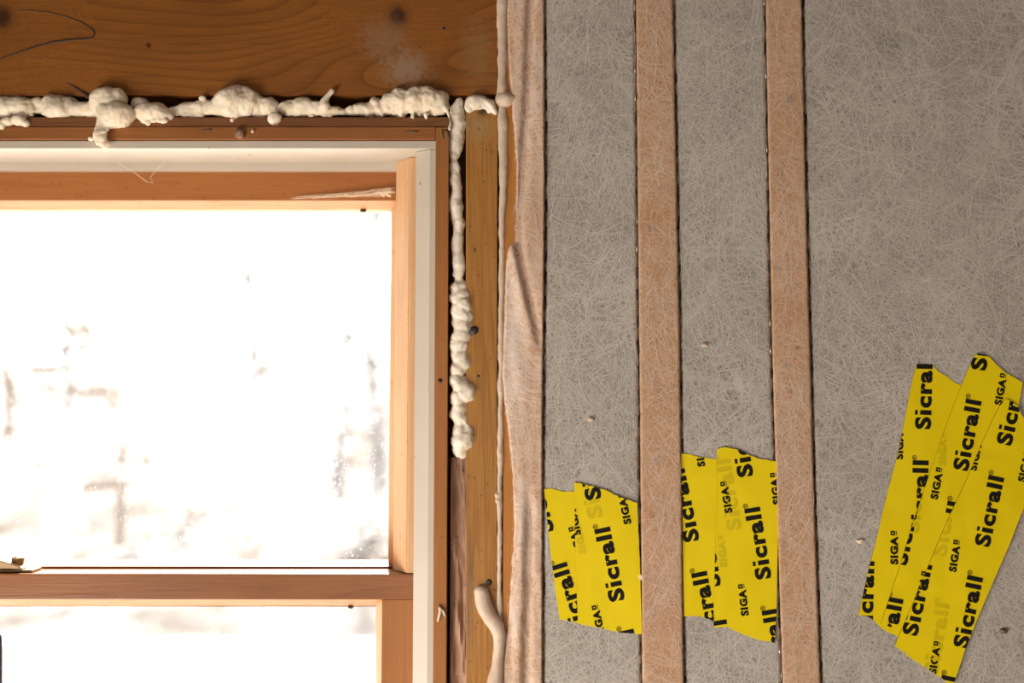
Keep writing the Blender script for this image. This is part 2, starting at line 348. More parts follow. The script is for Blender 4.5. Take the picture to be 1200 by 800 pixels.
bm = bmesh.new(); tube(bm, [P(x, y, .0022) for x, y in ((77, 96), (84, 100), (91, 104), (98, 109), (103, 113), (107, 117))], [.0003, .0008, .0012, .0018, .0026, .0012], 6); mesh_obj('crack', bm, M['debris'], hd)
js = tag(mesh_obj('jack_stud', (lambda b: (prism(b, [(546, 117), (583, 116), (582, 960), (546, 960)], 0, .09, .001), b)[1])(bmesh.new()), M['jack']),
    'yellow-brown bare timber stud with dirt specks beside the window jamb', 'stud')
nail_head(555.5, 387, 5, -.0005, js); nail_head(560.5, 440.5, 1.8, 0, js); nail_head(573, 682, 3.6, 0, js)
# mirror stud at the window's far side
bm = B((WX0-.055, WX0-.022, 0, .09, 0, P(300, 118).z)); x = mesh_obj('jack_stud', bm, M['jack']); tag(x, 'bare timber stud on the far left side of the window', 'stud')

BAY1L = [(-160, 638), (0, 638), (240, 639), (500, 636.5), (860, 636)]; BAY1R = [(-160, 743.5), (0, 745), (200, 747), (400, 749), (860, 753), (960, 754)]
S2L, S2R = BAY1R, [(-160, 787), (0, 789), (200, 793), (400, 797), (860, 802.5), (960, 804)]
S3L, S3R = [(-160, 894), (0, 897), (200, 900.5), (400, 904.5), (600, 910), (860, 919), (960, 922)], [(-160, 937), (0, 940), (200, 944), (400, 949.5), (600, 955), (860, 964), (960, 967)]
def bay_y(px, py):
    return .0022+.0011*mnoise.noise((px/70, py/90, 1.5))+.0004*mnoise.noise((px/22, py/26, 4))
def sheet(L, Rr, y0, y1, nv, ufun, yfun, wob=0.0, seed=0, thick=0.0):
    """cloth grid between two wavy edges; ufun gives the column positions 0..1"""
    bm = bmesh.new(); rows = []
    for j in range(nv+1):
        py = y0+(y1-y0)*j/nv
        l = lerp(L, py)+wob*mnoise.noise((py/13, seed, 0))+wob*.6*mnoise.noise((py/5, seed, 5)); r = lerp(Rr, py)+wob*mnoise.noise((py/13, seed+9, 0))+wob*.6*mnoise.noise((py/5, seed+9, 5))
        rows.append([bm.verts.new(P(l+(r-l)*u, py, yfun(l+(r-l)*u, py, u))) for u in ufun])
    for a, b in zip(rows, rows[1:]):
        for i in range(len(a)-1): bm.faces.new((a[i], a[i+1], b[i+1], b[i]))
    return bm
ow = tag(mesh_obj('packing_strip', sheet([(536, 526.5), (860, 525)], [(536, 549), (690, 550), (860, 549)], 536, 860, 90, [0, .08, .2, .32, .44, .56, .68, .8, .92, 1], lambda px, py, u: .005+.006*mnoise.noise((px/9, py/60, 2))+.003*mnoise.noise((px/4, py/22, 6))+(.035 if u in (0, 1) else 0)), M['old']),
    'weathered pinkish wood strip wedged in the gap below the vertical foam', 'packing strip')
def fibres(name, poly_l, poly_r, y0, y1, n, yfun, mat, parent, seed, lmin=18, lmax=130, wmin=.06, wmax=.16, focus=None):
    rnd = random.Random(seed); bm = bmesh.new(); k = 0; tries = 0
    while k < n and tries < n*8:
        tries += 1
        py = rnd.uniform(y0, y1); l, r = lerp(poly_l, py), lerp(poly_r, py); px = rnd.uniform(l, r)
        dens = .5+.9*mnoise.noise((px/90, py/90, seed))
        if focus: dens += focus(px, py)
        if rnd.random() > dens: continue
        k += 1
        a = rnd.gauss(pi/2, .75) if rnd.random() < .45 else rnd.uniform(0, pi); a += .35*mnoise.noise((px/120, py/120, 3))*pi
        cur = rnd.gauss(0, .014); L = lmin+(lmax-lmin)*rnd.random()**2.2; stp = 7.0; w_ = rnd.uniform(wmin, wmax)*(1.7 if L > lmin+(lmax-lmin)*.45 else 1)
        off = rnd.uniform(.0001, .0005); x, y = px, py; pts = []
        for i in range(int(L/stp)+2):
            ll, rr = lerp(poly_l, y), lerp(poly_r, y)
            if x < ll+1 or x > rr-1 or y < y0 or y > y1: break
            pts.append((x, y, a)); x += cos(a)*stp; y += sin(a)*stp; a += cur*stp*.5+rnd.gauss(0, .09)
        if len(pts) < 3: continue
        prev = None
        for i, (x, y, a) in enumerate(pts):
            ww = w_*(.35 if i in (0, len(pts)-1) else 1); nx, ny = -sin(a)*ww, cos(a)*ww
            Y = yfun(x, y)-off
            v = (bm.verts.new(P(x+nx, y+ny, Y)), bm.verts.new(P(x-nx, y-ny, Y)))
            if prev: bm.faces.new((prev[0], prev[1], v[1], v[0]))
            prev = v
    return tag(mesh_obj(name, bm, mat, parent), kind='stuff')
def staple_bm(px, py, Y, L=13, ang=90, w_=.9):
    bm = bmesh.new(); a = R(ang); dx, dy = cos(a)*L/2, sin(a)*L/2; r = w_*MM*.6
    p, q = P(px-dx, py-dy, Y), P(px+dx, py+dy, Y); b = Vector((0, .008, 0))
    tube(bm, [p+b, p, q, q+b], r, 6); return bm

def bay(L, Rr, n, label, seed, nu, focus=None, edge=True, right_edge=True):
    us = [0]+[(i+.5)/nu for i in range(nu)]+[1]
    def yf(px, py, u=None):
        l, r = lerp(L, py), lerp(Rr, py)
        e = min(px-l, (r-px) if right_edge else 99); t = max(0, 1-e/4.5)
        return bay_y(px, py)+.0075*t*t*(.75+.5*mnoise.noise((px/30, py/14, seed)))
    us = sorted(set([0, 1]+[x/ (lerp(Rr, 400)-lerp(L, 400)) for x in (1, 2, 3, 4.5, 7)]+[1-x/(lerp(Rr, 400)-lerp(L, 400)) for x in (1, 2, 3, 4.5, 7)]+[(i+.5)/nu for i in range(nu)]))
    o = mesh_obj('insulation_bay', sheet(L, Rr, -160, 960, 180, us, lambda px, py, u: yf(px, py)), M['fleece_grey'], None, True)
    tag(o, label, 'insulation panel', 'grey fleece insulation bays')
    fibres('loose_fibres', L, Rr, -155, 955, int(n*1.22), lambda px, py: bay_y(px, py)-.0001, M['hair'], o, seed, focus=focus)
    rnd = random.Random(seed)
    for side, E, s in ((0, L, 1.6), (1, Rr, -1.6)):
        if side == 1 and not right_edge: continue
        py = -20+rnd.uniform(0, 20)
        while py < 830:
            mesh_obj('staple', staple_bm(lerp(E, py)+s+rnd.uniform(-.5, .5), py, .0032, rnd.uniform(10, 15), rnd.uniform(86, 94), 1.5), M['steel'] if rnd.random() < .3 else M['nail'], o, True)
            py += rnd.uniform(24, 34)
    return o
S4 = [(0, 1420), (860, 1432)]
bay(BAY1L, BAY1R, 2100, 'narrow grey fleece insulation bay just right of the pale frayed fleece strip', 21, 24)
bay(S2R, S3L, 2100, 'grey fleece insulation bay between the two peach-covered studs', 22, 24)
bay(S3R, S4, 5400, 'widest grey fleece insulation bay, holding the fan of three tape strips', 23, 70, right_edge=False)

def wrap_y(L, Rr, fold=None):
    def f(px, py, u=None):
        l, r = lerp(L, py), lerp(Rr, py); e = min(px-l, r-px); t = max(0, 1-e/2.2)
        y = -.0014+.0004*mnoise.noise((px/16, py/30, 7))+.006*t*t*t
        return y+(fold(px, py) if fold else 0)
    return f
def covered_stud(L, Rr, label, n, seed, mat, stud_poly, wobble=1.3):
    p = P(lerp(L, 860), 860); t = empty('wall_stud', (p.x+.018, 0, p.z), label, 'stud', 'fleece covered studs')
    bm = bmesh.new(); prism(bm, stud_poly, .0004, .10); mesh_obj('timber', bm, M['king'], t)
    f = wrap_y(L, Rr); us = [0, .012, .03, .06]+[.1+.08*i for i in range(11)]+[.94, .97, .988, 1]
    mesh_obj('fleece_strip', sheet(L, Rr, -160, 960, 210, us, f, wobble, seed), mat, t, True)
    fibres('loose_fibres', L, Rr, -155, 955, int(n*1.22), lambda x, y: f(x, y)-.0002, M['hair_w'], t, seed)
covered_stud(S2L, S2R, 'peach fleece-covered stud between the two taped grey bays', 600, 31, M['fleece_peach'], [(746, -160), (785, -160), (800, 960), (756, 960)])
covered_stud(S3L, S3R, 'peach fleece-covered stud left of the widest grey bay', 600, 32, M['fleece_peach'], [(897, -160), (934, -160), (962, 960), (923, 960)])
# king stud with the loose, frayed fleece
KL = [(-60, 592), (0, 593), (60, 595), (110, 599), (140, 601), (195, 605.5), (240, 604.5), (284, 603.5), (289, 596), (300, 594), (330, 592), (380, 590.5), (440, 588), (470, 591), (495, 594.5), (530, 598), (560, 601), (600, 602), (625, 602.5), (675, 599), (720, 596), (775, 590), (860, 587)]
KR = [(-60, 638), (0, 638), (240, 638.5), (500, 636), (860, 636)]
def kfold(px, py):
    y = 0
    c = lerp([(-60, 624), (0, 622), (120, 618), (200, 612), (284, 606)], py)              # loose upper fold
    if py < 290: y += .0035*exp(-((px-c)/5)**2)-.002*exp(-((px-c+8)/6)**2)
    if 270 < py < 420:                                                                      # crease running down right from the notch
        c = 604+(py-284)*.22; k = min(1, (py-270)/25)*min(1, (420-py)/60); y += k*(.0045*exp(-((px-c-3)/4.5)**2)-.003*exp(-((px-c+6)/6)**2))
    if py > 560:
        k = min(1, (py-560)/60); c = 617-(py-600)*.02; y += k*(.003*exp(-((px-c-4)/5)**2)-.0025*exp(-((px-c+6)/6)**2))
    y += .0009*mnoise.noise((px/11, py/40, 2))
    return y
ks = empty('wall_stud', (P(613, 860).x, 0, P(613, 860).z), 'orange stud edge under pale frayed fleece beside the bare yellow stud', 'stud', 'fleece covered studs')
bm = bmesh.new(); prism(bm, [(591, -160), (636.5, -160), (635, 960), (589, 960)], .0012, .10); mesh_obj('timber', bm, M['king'], ks)
kf = wrap_y(KL, KR, kfold)
def kf2(px, py, u=None): return min(kf(px, py), .0009) if px < lerp(KR, py)-3 else kf(px, py)
mesh_obj('fleece_strip', sheet(KL, KR, -160, 960, 360, [0, .02, .045]+[.08+.04*i for i in range(22)]+[.95, .97, .988, 1], kf2, 1.1, 40), M['fleece_white'], ks, True)
fibres('loose_fibres', [(a, b-4) for a, b in KL], KR, -145, 945, 950, lambda x, y: min(kf(x, y), .0009)-.0004, M['hair_w'], ks, 33, 14, 70)

# ------------------------------------------------------------------ the window
win = empty('window_1', (CX, .03, WZ0), 'double-hung wooden window in a cream vinyl liner', 'window', kind='structure')
def wpart(name, bm, m, parent=win, smooth=False): return mesh_obj(name, bm, m, parent, smooth)
def px2(px, py, Y): return P(px, py, Y).x
zT = lambda py, Y=0.0: P(300, py, Y).z
xR = lambda px, Y=0.0: P(px, 420, Y).x
mir = lambda x: 2*CX-x
JX = xR(511)
# wood jamb: head board, dark rough board on top, right and left legs, sill
bm = B((mir(xR(527)), xR(526.8), -.003, .09, zT(150), zT(138)), bev=.0012); hb = wpart('head_board', bm, M['dark_h'])
bm = B((mir(xR(509)), xR(509), -.004, .09, zT(164.3), zT(150)), bev=.0006); hj = wpart('head_jamb', bm, M['jamb_h'])
for s in (0, 1):
    a, b = xR(509.6), xR(525); a, b = (a, b) if not s else (mir(b), mir(a))
    sj = wpart('side_jamb', B((a, b, -.0045, .09, WZ0, zT(149.2, -.0045)), bev=.0006), M['jamb_v'])
    if not s:
        for (px, py, L, ang) in ((521, 153, 7, 8), (518.5, 158, 9, 92), (525, 159, 8, 85)): mesh_obj('staple', staple_bm(px, py, -.0052, L, ang, 1.5), M['rust'], sj, True)
        bm = bmesh.new(); tube(bm, [P(x, y, -.0055) for x, y in ((513, 728), (516, 718), (515, 711), (520, 716), (522, 722))], [.001, .0018, .0022, .0016, .0008], 7); mesh_obj('splinter', bm, M['caulk'], sj, True)
        nail_head(515.5, 446, 2.6, -.005, sj)
for (px, py, L, ang) in ((482, 154.5, 15, -2), (242, 152.5, 11, -8)): mesh_obj('staple', staple_bm(px, py, -.0046, L, ang, 1.3), M['rust'], hj, True)
wpart('sill', B((mir(xR(526)), xR(526), -.01, .10, WZ0-.02, WZ0+.02), bev=.003), M['sash_h'])
# vinyl liner: outer band, stepped inner band, deep soffit and blind stop
HD = .056
zA, zB = zT(164.8), zT(174)
bm = bmesh.new()
box(bm, mir(JX), xR(510.3), 0, .07, zB, zA, bev=.0008)                                       # head
box(bm, mir(xR(487)), xR(487), HD, .07, zT(199.5, HD), zB+.001, bev=.0008)                   # blind stop behind the soffit
for s in (0, 1):
    a, b = xR(501.6), xR(511); a, b = (a, b) if not s else (mir(b), mir(a))
    box(bm, a, b, .0006, .074, WZ0+.02, zB-.0004, bev=.001)
    q = [(xR(502.2), .0022), (px2(486.2, 420, .011), .011), (px2(486.2, 420, .011), .074), (xR(502.2), .074)]
    lo = [bm.verts.new(((mir(x) if s else x), y, WZ0+.02)) for x, y in q]; hi = [bm.verts.new(((mir(x) if s else x), y, zB-.0006)) for x, y in q]
    bm.faces.new(lo); bm.faces.new(hi[::-1])
    for i in range(4): bm.faces.new((lo[i], hi[i], hi[(i+1) % 4], lo[(i+1) % 4]))
wpart('vinyl_liner', bm, M['vinyl'])
JIN = px2(486.2, 420, .011)-.0002
# parting stop strips above the lower sash, splayed towards the glass
zL1, zL0 = zT(184, .032), zT(671, .032)
for s in (0, 1):
    xs = [(JIN, .032), (xR(474.5), .032), (px2(462.5, 420, .056), .055), (px2(462.5, 420, .056), .068), (JIN, .068)]
    bm = bmesh.new(); lo = [bm.verts.new(((mir(x) if s else x), y, zL0)) for x, y in xs]; hi = [bm.verts.new(((mir(x) if s else x), y, zB-.0006)) for x, y in xs]
    bm.faces.new(lo); bm.faces.new(hi[::-1])
    for i in range(5): bm.faces.new((lo[i], hi[i], hi[(i+1) % 5], lo[(i+1) % 5]))
    bmesh.ops.bevel(bm, geom=[e for e in bm.edges if abs(e.verts[0].co.z-e.verts[1].co.z) > .1], offset=.0015, segments=3, affect='EDGES')
    wpart('stop_strip', bm, M['pale'])
def sloped(bm, x0, x1, z_out, z_in, y0, y1, yb, horiz=True):
    """glazing bead: its face slopes from (y0, z_out) back to (y1, z_in)"""
    pr = [(y0, z_out), (y1, z_in), (yb, z_in), (yb, z_out)]
    A = [bm.verts.new((x0, y, z)) for y, z in pr]; Bv = [bm.verts.new((x1, y, z)) for y, z in pr]
    bm.faces.new(A); bm.faces.new(Bv[::-1])
    for i in range(4): bm.faces.new((A[i], Bv[i], Bv[(i+1) % 4], A[(i+1) % 4]))
def sloped_v(bm, z0, z1, x_out, x_in, y0, y1, yb):
    pr = [(x_out, y0), (x_in, y1), (x_in, yb), (x_out, yb)]
    A = [bm.verts.new((x, y, z0)) for x, y in pr]; Bv = [bm.verts.new((x, y, z1)) for x, y in pr]
    bm.faces.new(A); bm.faces.new(Bv[::-1])
    for i in range(4): bm.faces.new((A[i], Bv[i], Bv[(i+1) % 4], A[(i+1) % 4]))
# upper sash (outer track)
UY = .064; us = mesh_obj('upper_sash', B((mir(xR(484)), xR(484), UY, .098, zT(234.5, UY), zT(197, UY)), bev=.0008), M['sash_h'], win)
xg = px2(457, 420, .078)
bm = bmesh.new(); sloped(bm, mir(xR(470)), xR(470), zT(234.8, UY), zT(245.5, .080), UY+.001, .080, .098); mesh_obj('bead', bm, M['pale_h'], us)
zbot = zT(663.5, UY); zbot2 = zT(658.5, .080)
bm = bmesh.new(); sloped(bm, mir(xR(484)), xR(484), zbot, zbot2, UY, .078, .098); box(bm, mir(xR(484)), xR(484), UY, .098, zbot-.04, zbot); mesh_obj('bottom_rail', bm, M['meet'], us)
for s in (0, 1):
    bm = bmesh.new(); xo, xi = xR(474, UY), xg
    if s: xo, xi = mir(xo), mir(xi)
    sloped_v(bm, zbot, zT(236, UY), xo, xi, UY, .078, .098); mesh_obj('stile', bm, M['pale'], us)
tag(mesh_obj('glass_pane', B((mir(xg)-.004, xg+.004, .086, .089, zbot2-.004, zT(245.5, .08)+.004)), M['glass'], us), 'dusty upper glass pane')
# lower sash (inner track)
LY = .032; zr1, zr0 = zT(672, LY), zT(702.5, LY)
ls = mesh_obj('lower_sash', B((mir(JIN), JIN, LY, .0625, zr0, zr1), bev=.0012), M['meet'], win)
xs0 = xR(450, LY); zb = WZ0+.02
bm = bmesh.new(); sloped(bm, mir(xs0), xs0, zr0, zT(709.5, .046), LY+.001, .046, .0625); mesh_obj('bead', bm, M['pale_h'], ls)
for s in (0, 1):
    a, b = xs0, JIN; xi = xR(443.5, .046)
    if s: a, b, xi = mir(b), mir(a), mir(xi)
    mesh_obj('stile', B((a, b, LY+.0003, .0625, zb, zr0), bev=.0006), M['sash_v'], ls)
    bm = bmesh.new(); sloped_v(bm, zb, zr0-.002, (a if not s else b), xi, LY+.001, .046, .0625); mesh_obj('bead', bm, M['pale'], ls)
mesh_obj('bottom_rail', B((mir(xs0), xs0, LY+.0003, .0625, zb, zb+.05)), M['sash_h'], ls)
xi = xR(443.5, .046)
tag(mesh_obj('glass_pane', B((mir(xi)-.003, xi+.003, .052, .055, zb+.045, zT(709.5, .046)+.003)), M['glass'], ls), 'lower glass pane')
# sash latch on top of the meeting rail
lx = lambda px: P(px, 660, .045).x
zt = zr1+.0003
la = mesh_obj('sash_latch', B((lx(-30), lx(42), .038, .058, zt, zt+.0025), bev=.0008), M['brass'], ls); la['label'] = 'aged metal sash latch'
bm = bmesh.new()
pr = [(-34, 0), (30, 0), (24, 4), (6, 9.5), (-34, 12)]
A = [bm.verts.new((lx(a), .038, zt+.0035+b*MM)) for a, b in pr]; Bv = [bm.verts.new((lx(a), .056, zt+.0035+b*MM)) for a, b in pr]
bm.faces.new(A); bm.faces.new(Bv[::-1])
for i in range(5): bm.faces.new((A[i], Bv[i], Bv[(i+1) % 5], A[(i+1) % 5]))
bmesh.ops.bevel(bm, geom=bm.edges[:], offset=.0008, segments=2, affect='EDGES')
box(bm, lx(-8), lx(10), .042, .053, zt+.002, zt+.0045)
pk = Vector((lx(19), .049, 0)); tube(bm, [pk+Vector((0, 0, zt+.005)), pk+Vector((0, 0, zt+.013)), pk+Vector((0, 0, zt+.0145))], [.006, .0066, .004], 6)
me = bpy.data.meshes.new('latch_lever')
for f in bm.faces: f.material_index = 0
bm.to_mesh(me); bm.free(); me.materials.append(M['brass'])
for v in me.vertices: pass
# join plate and lever into one metal piece
bm = bmesh.new(); bm.from_mesh(la.data); bm.from_mesh(me); bm.to_mesh(la.data); bm.free()
# dark lift cord hanging at the lower pane's middle
bm = bmesh.new(); tube(bm, [P(-2, y, .02) for y in (742, 746, 760, 800, 860)], [.001, .0032, .004, .004, .004], 8)
tag(mesh_obj('lift_handle', bm, M['nail'], ls, True), 'dark metal sash lift handle')

# ------------------------------------------------------------------ spray foam
tx1 = bpy.data.textures.new('foam_lumps', 'CLOUDS'); tx1.noise_scale = .017; tx1.noise_depth = 2
tx2 = bpy.data.textures.new('foam_pits', 'CLOUDS'); tx2.noise_scale = .0035; tx2.noise_depth = 2
def foam_obj(name, blobs, label, m, Y=.004, rough=1.0, vox=.0011, cat='spray foam', pull=1.0, rag=0):
    """blobs: (px, py, r[, sx, sy[, dY]]) in photo pixels at wall scale"""
    bm = bmesh.new(); rnd = random.Random(len(blobs))
    if rag:                                           # torn flakes along the lower edge
        blobs = list(blobs)+[(b[0]+rnd.uniform(-.8, .8)*b[2], b[1]+b[2]*rnd.uniform(.55, 1.02), rnd.uniform(1.3, 2.6), rnd.uniform(.7, 1.6), rnd.uniform(.7, 1.5), -.004+(b[5] if len(b) > 5 else 0)) for b in blobs if b[2] > 6 for k in range(rag)]
    for b in blobs:
        px, py, r = b[:3]; r *= 1.09; sx, sy = (b[3], b[4]) if len(b) > 4 else (1, 1); dy = b[5] if len(b) > 5 else 0
        bmesh.ops.create_icosphere(bm, subdivisions=3, radius=r*MM, matrix=Matrix.Translation(P(px, py, Y+dy)) @ Matrix.Diagonal((sx, .85*pull, sy, 1)))
    o = mesh_obj(name, bm, m, None, True)
    a = o.modifiers.new('r', 'REMESH'); a.mode = 'VOXEL'; a.voxel_size = vox; a.use_smooth_shade = True
    a = o.modifiers.new('s', 'SMOOTH'); a.iterations = 3; a.factor = .5
    a = o.modifiers.new('d', 'DISPLACE'); a.texture = tx1; a.strength = .0058*rough; a.texture_coords = 'GLOBAL'; a.mid_level = .5
    a = o.modifiers.new('e', 'DISPLACE'); a.texture = tx2; a.strength = .0011*rough; a.texture_coords = 'GLOBAL'; a.mid_level = .5
    dg = bpy.context.evaluated_depsgraph_get(); me = bpy.data.meshes.new_from_object(o.evaluated_get(dg)); o.modifiers.clear(); o.data = me
    for p in me.polygons: p.use_smooth = True
    return tag(o, label, cat, 'spray foam beads')
def run(pts, step=.45):
    out = []
    for (x0, y0, r0), (x1, y1, r1) in zip(pts, pts[1:]):
        n = max(1, int(math.hypot(x1-x0, y1-y0)/(min(r0, r1)*step)))
        out += [(x0+(x1-x0)*i/n, y0+(y1-y0)*i/n, r0+(r1-r0)*i/n) for i in range(n)]
    return out+[pts[-1]]
foam_obj('spray_foam', run([(-300, 129, 7), (-220, 129, 8), (-150, 129, 9), (-90, 129, 8), (-45, 127, 9.5), (-20, 125, 12), (0, 125, 12.5), (20, 125, 12), (34, 127, 10.5)])+[(45, 121, 7.5), (46, 128, 6)]+[(68, 127, 15, 1.25, 1.0), (60, 125, 13), (78, 125, 12), (62, 135, 7), (75, 133, 7)]+run([(88, 129, 9), (110, 129, 10)])
    +[(124, 119, 16, 1.1, 1, -.004), (138, 116, 11, 1, 1, -.004), (136, 136, 15, 1.35, 1, -.011), (125, 132, 11, 1, 1, -.010), (146, 138, 10, 1, 1, -.01)]+[(x, y, r, 1, 1, -.012) for x, y, r in run([(121, 143, 7), (118, 155, 6.5), (119, 164, 6), (124, 169, 5.5)])]
    +[(165, 122, 9, 1.2, .8), (178, 132, 12, 1.6, .9, -.006), (194, 136, 8, 1.3, .8, -.006), (172, 138, 8, 1, 1, -.006), (201, 137, 3, 1.4, .7, -.006)]
    +[(8, 142, 5, 1.5, .8, -.008), (22, 140, 6, 1.3, .9, -.008), (30, 145, 4, 1.2, .8, -.008), (2, 147, 4, .8, 1, -.008)],
    'lumpy cream spray foam bead with a dangling drip above the window head', M['foam'], rag=2)
foam_obj('spray_foam', run([(203, 131, 6), (215, 129, 7.5), (232, 128, 9), (248, 126, 10)])+[(272, 119, 18, 1.2, 1, -.004), (258, 124, 13), (288, 120, 17, 1, 1, -.003), (300, 124, 13), (277, 135, 7, .8, 1, -.004), (281, 140, 3), (315, 126, 12, 1, .95), (307, 134, 6), (322, 139, 7.5, 1.15, 1, -.009)]
    +[(340, 127, 10.5, 1.2, .95), (355, 126, 11.5, 1.5, .95), (370, 127, 10, 1.2, .95), (380, 130, 8.5, 1.2, .8)]+[(x, y, r, 1, 1, -.006) for x, y, r in run([(381, 124, 5), (380, 118, 4.2), (384, 113, 3.2), (389, 107, 3.4)])]+[(391, 131, 6.5, 1.3, .8), (402, 132, 4, 1.4, .8), (238, 115, 2.6, 1.6, 1, -.005)],
    'cream spray foam bead with a big round lump and a small upright spike', M['foam'], rag=2)
foam_obj('spray_foam', [(413, 130, 5.5, 1.5, .9), (424, 127, 7.5, 1.3, 1), (432, 128, 8), (441, 122, 8, .9, 1), (446, 128, 9), (458, 123, 13), (470, 119, 14, 1.1, 1, -.004), (486, 118, 15, 1.1, 1, -.005), (500, 117, 15, 1.1, 1, -.004), (513, 121, 14, 1, 1.05, -.002), (470, 130, 7, 1.5, .9), (490, 131, 7, 1.5, .8), (508, 131, 7, 1.5, .8), (521, 117, 6, 1, 1.2),
    (499, 135, 2.6, 1, 1.6, -.009), (484, 135, 2, 1, 1.6, -.008)]+[(x, y, r, 1, 1, -.008) for x, y, r in run([(519, 122, 2), (523, 128, 1.8), (526, 136, 1.6), (528, 145, 2), (527, 152, 1.6)])],
    'chunky ridged cream foam mass at the window head corner', M['foam'], rough=1.25, rag=1)
foam_obj('spray_foam', run([(538, 119, 5), (536, 128, 8.5), (536, 145, 9), (534, 165, 8.5), (533, 182, 6.5), (533, 188, 4), (533, 194, 6), (534, 210, 7), (535, 225, 6.5), (534, 240, 7.5), (537, 262, 7), (536, 285, 6.5), (537, 305, 6.5), (537, 322, 7)])
    +[(535, 336, 8.5), (541, 335, 8), (540, 345, 9), (536, 350, 9), (543, 358, 10.5), (538, 365, 11), (545, 372, 9.5), (542, 382, 11), (537, 378, 9), (540, 393, 11), (538, 405, 10.5), (538, 417, 10), (542, 426, 9.5), (537, 432, 9.5), (536, 445, 9), (540, 452, 10), (546, 461, 11.5), (550, 465, 8), (538, 466, 10), (540, 477, 9), (536, 486, 8.5), (540, 492, 9), (539, 504, 10), (547, 505, 9), (543, 515, 13), (548, 522, 8), (540, 526, 8), (544, 530, 6)],
    'long pale foam bead in the vertical gap between jamb and bare stud', M['foam2'], rough=1.1)
foam_obj('spray_foam', [(550, 126, 6.5), (556, 122, 8.5, 1.2, .95), (564, 121, 8.5), (572, 123, 8, 1.1, 1), (577, 127, 5.5), (580, 131, 3.5), (573, 130, 4)],
    'short ragged foam bead lying across the top of the bare stud', M['foam2'], Y=.0, rough=1.2)
foam_obj('spray_foam', run([(588, -150, 6), (588, -50, 6), (589, 0, 6.5), (588.5, 30, 6), (589, 60, 5.2), (588.5, 85, 5.2), (588.5, 108, 5.5)])+[(588, 117, 8), (592, 117, 9), (598, 116, 6.5)]+run([(588.5, 128, 5), (589, 150, 5.8), (589.5, 190, 5), (590, 215, 4.5), (588.5, 250, 4), (587.8, 330, 3.4), (587, 400, 3.2), (586.5, 500, 3.4), (585.5, 600, 3), (585, 700, 2.8), (586, 738, 2.6)], .7)+[(582.5, 580, 3.8), (584, 586, 3.6)],
    'thin pinkish foam bead running down the seam beside the frayed fleece', M['caulk'], Y=.0015, rough=.55, vox=.0009)
foam_obj('spray_foam', run([(564, 694, 8), (565, 702, 8.5), (569, 714, 8.5), (575, 724, 8.5), (582, 733, 8), (585, 743, 7.2), (585, 756, 6), (583.5, 770, 6), (582.5, 785, 7), (580, 800, 8.5), (579, 850, 9), (580, 940, 8)], .35),
    'smooth finger-shaped cream foam dab low on the bare stud', M['caulk'], Y=-.001, rough=.3)
foam_obj('spray_foam_crumb', [(106.5, 162.5, 2.6, 1.2, .8)], 'tiny cream foam crumb on the window head beside the drip', M['foam'], Y=-.005, rough=.4, vox=.0006, cat='foam crumb')

# ------------------------------------------------------------------ yellow tape with black lettering
def text_mesh(s, spacing=1.0, off=.03):
    c = bpy.data.curves.new('t', 'FONT'); c.body = s; c.offset = off; c.space_character = spacing; c.resolution_u = 4
    o = bpy.data.objects.new('t', c); C.objects.link(o)
    dg = bpy.context.evaluated_depsgraph_get(); dg.update(); me = bpy.data.meshes.new_from_object(o.evaluated_get(dg))
    bpy.data.objects.remove(o); bpy.data.curves.remove(c)
    vs = [(v.co.x, v.co.y) for v in me.vertices]; fs = [tuple(p.vertices) for p in me.polygons]; bpy.data.meshes.remove(me)
    x0 = min(x for x, y in vs); x1 = max(x for x, y in vs)
    return [((x-x0)/(x1-x0), y) for x, y in vs], fs
BIG = text_mesh('S\u0131crall', 1.15, .046); SML = text_mesh('SIGA', 1.14, .058)
def dot_the_i(vs, fs):
    par = list(range(len(vs)))
    def find(a):
        while par[a] != a: par[a] = par[par[a]]; a = par[a]
        return a
    for f in fs:
        for b in f[1:]: par[find(b)] = find(f[0])
    isl = {}
    for i in range(len(vs)): isl.setdefault(find(i), []).append(i)
    stem = sorted((q for q in isl.values() if len(q) > 3), key=lambda q: min(vs[i][0] for i in q))[1]
    x0 = min(vs[i][0] for i in stem); x1 = max(vs[i][0] for i in stem)
    for i in stem: vs[i] = (vs[i][0], min(vs[i][1], .53))
    n = len(vs); vs += [(x0, .615), (x1, .615), (x1, .745), (x0, .745)]; fs.append((n, n+1, n+2, n+3))
dot_the_i(*BIG)
def rect(x0, y0, x1, y1): return [(x0, y0), (x1, y0), (x1, y1), (x0, y1)]
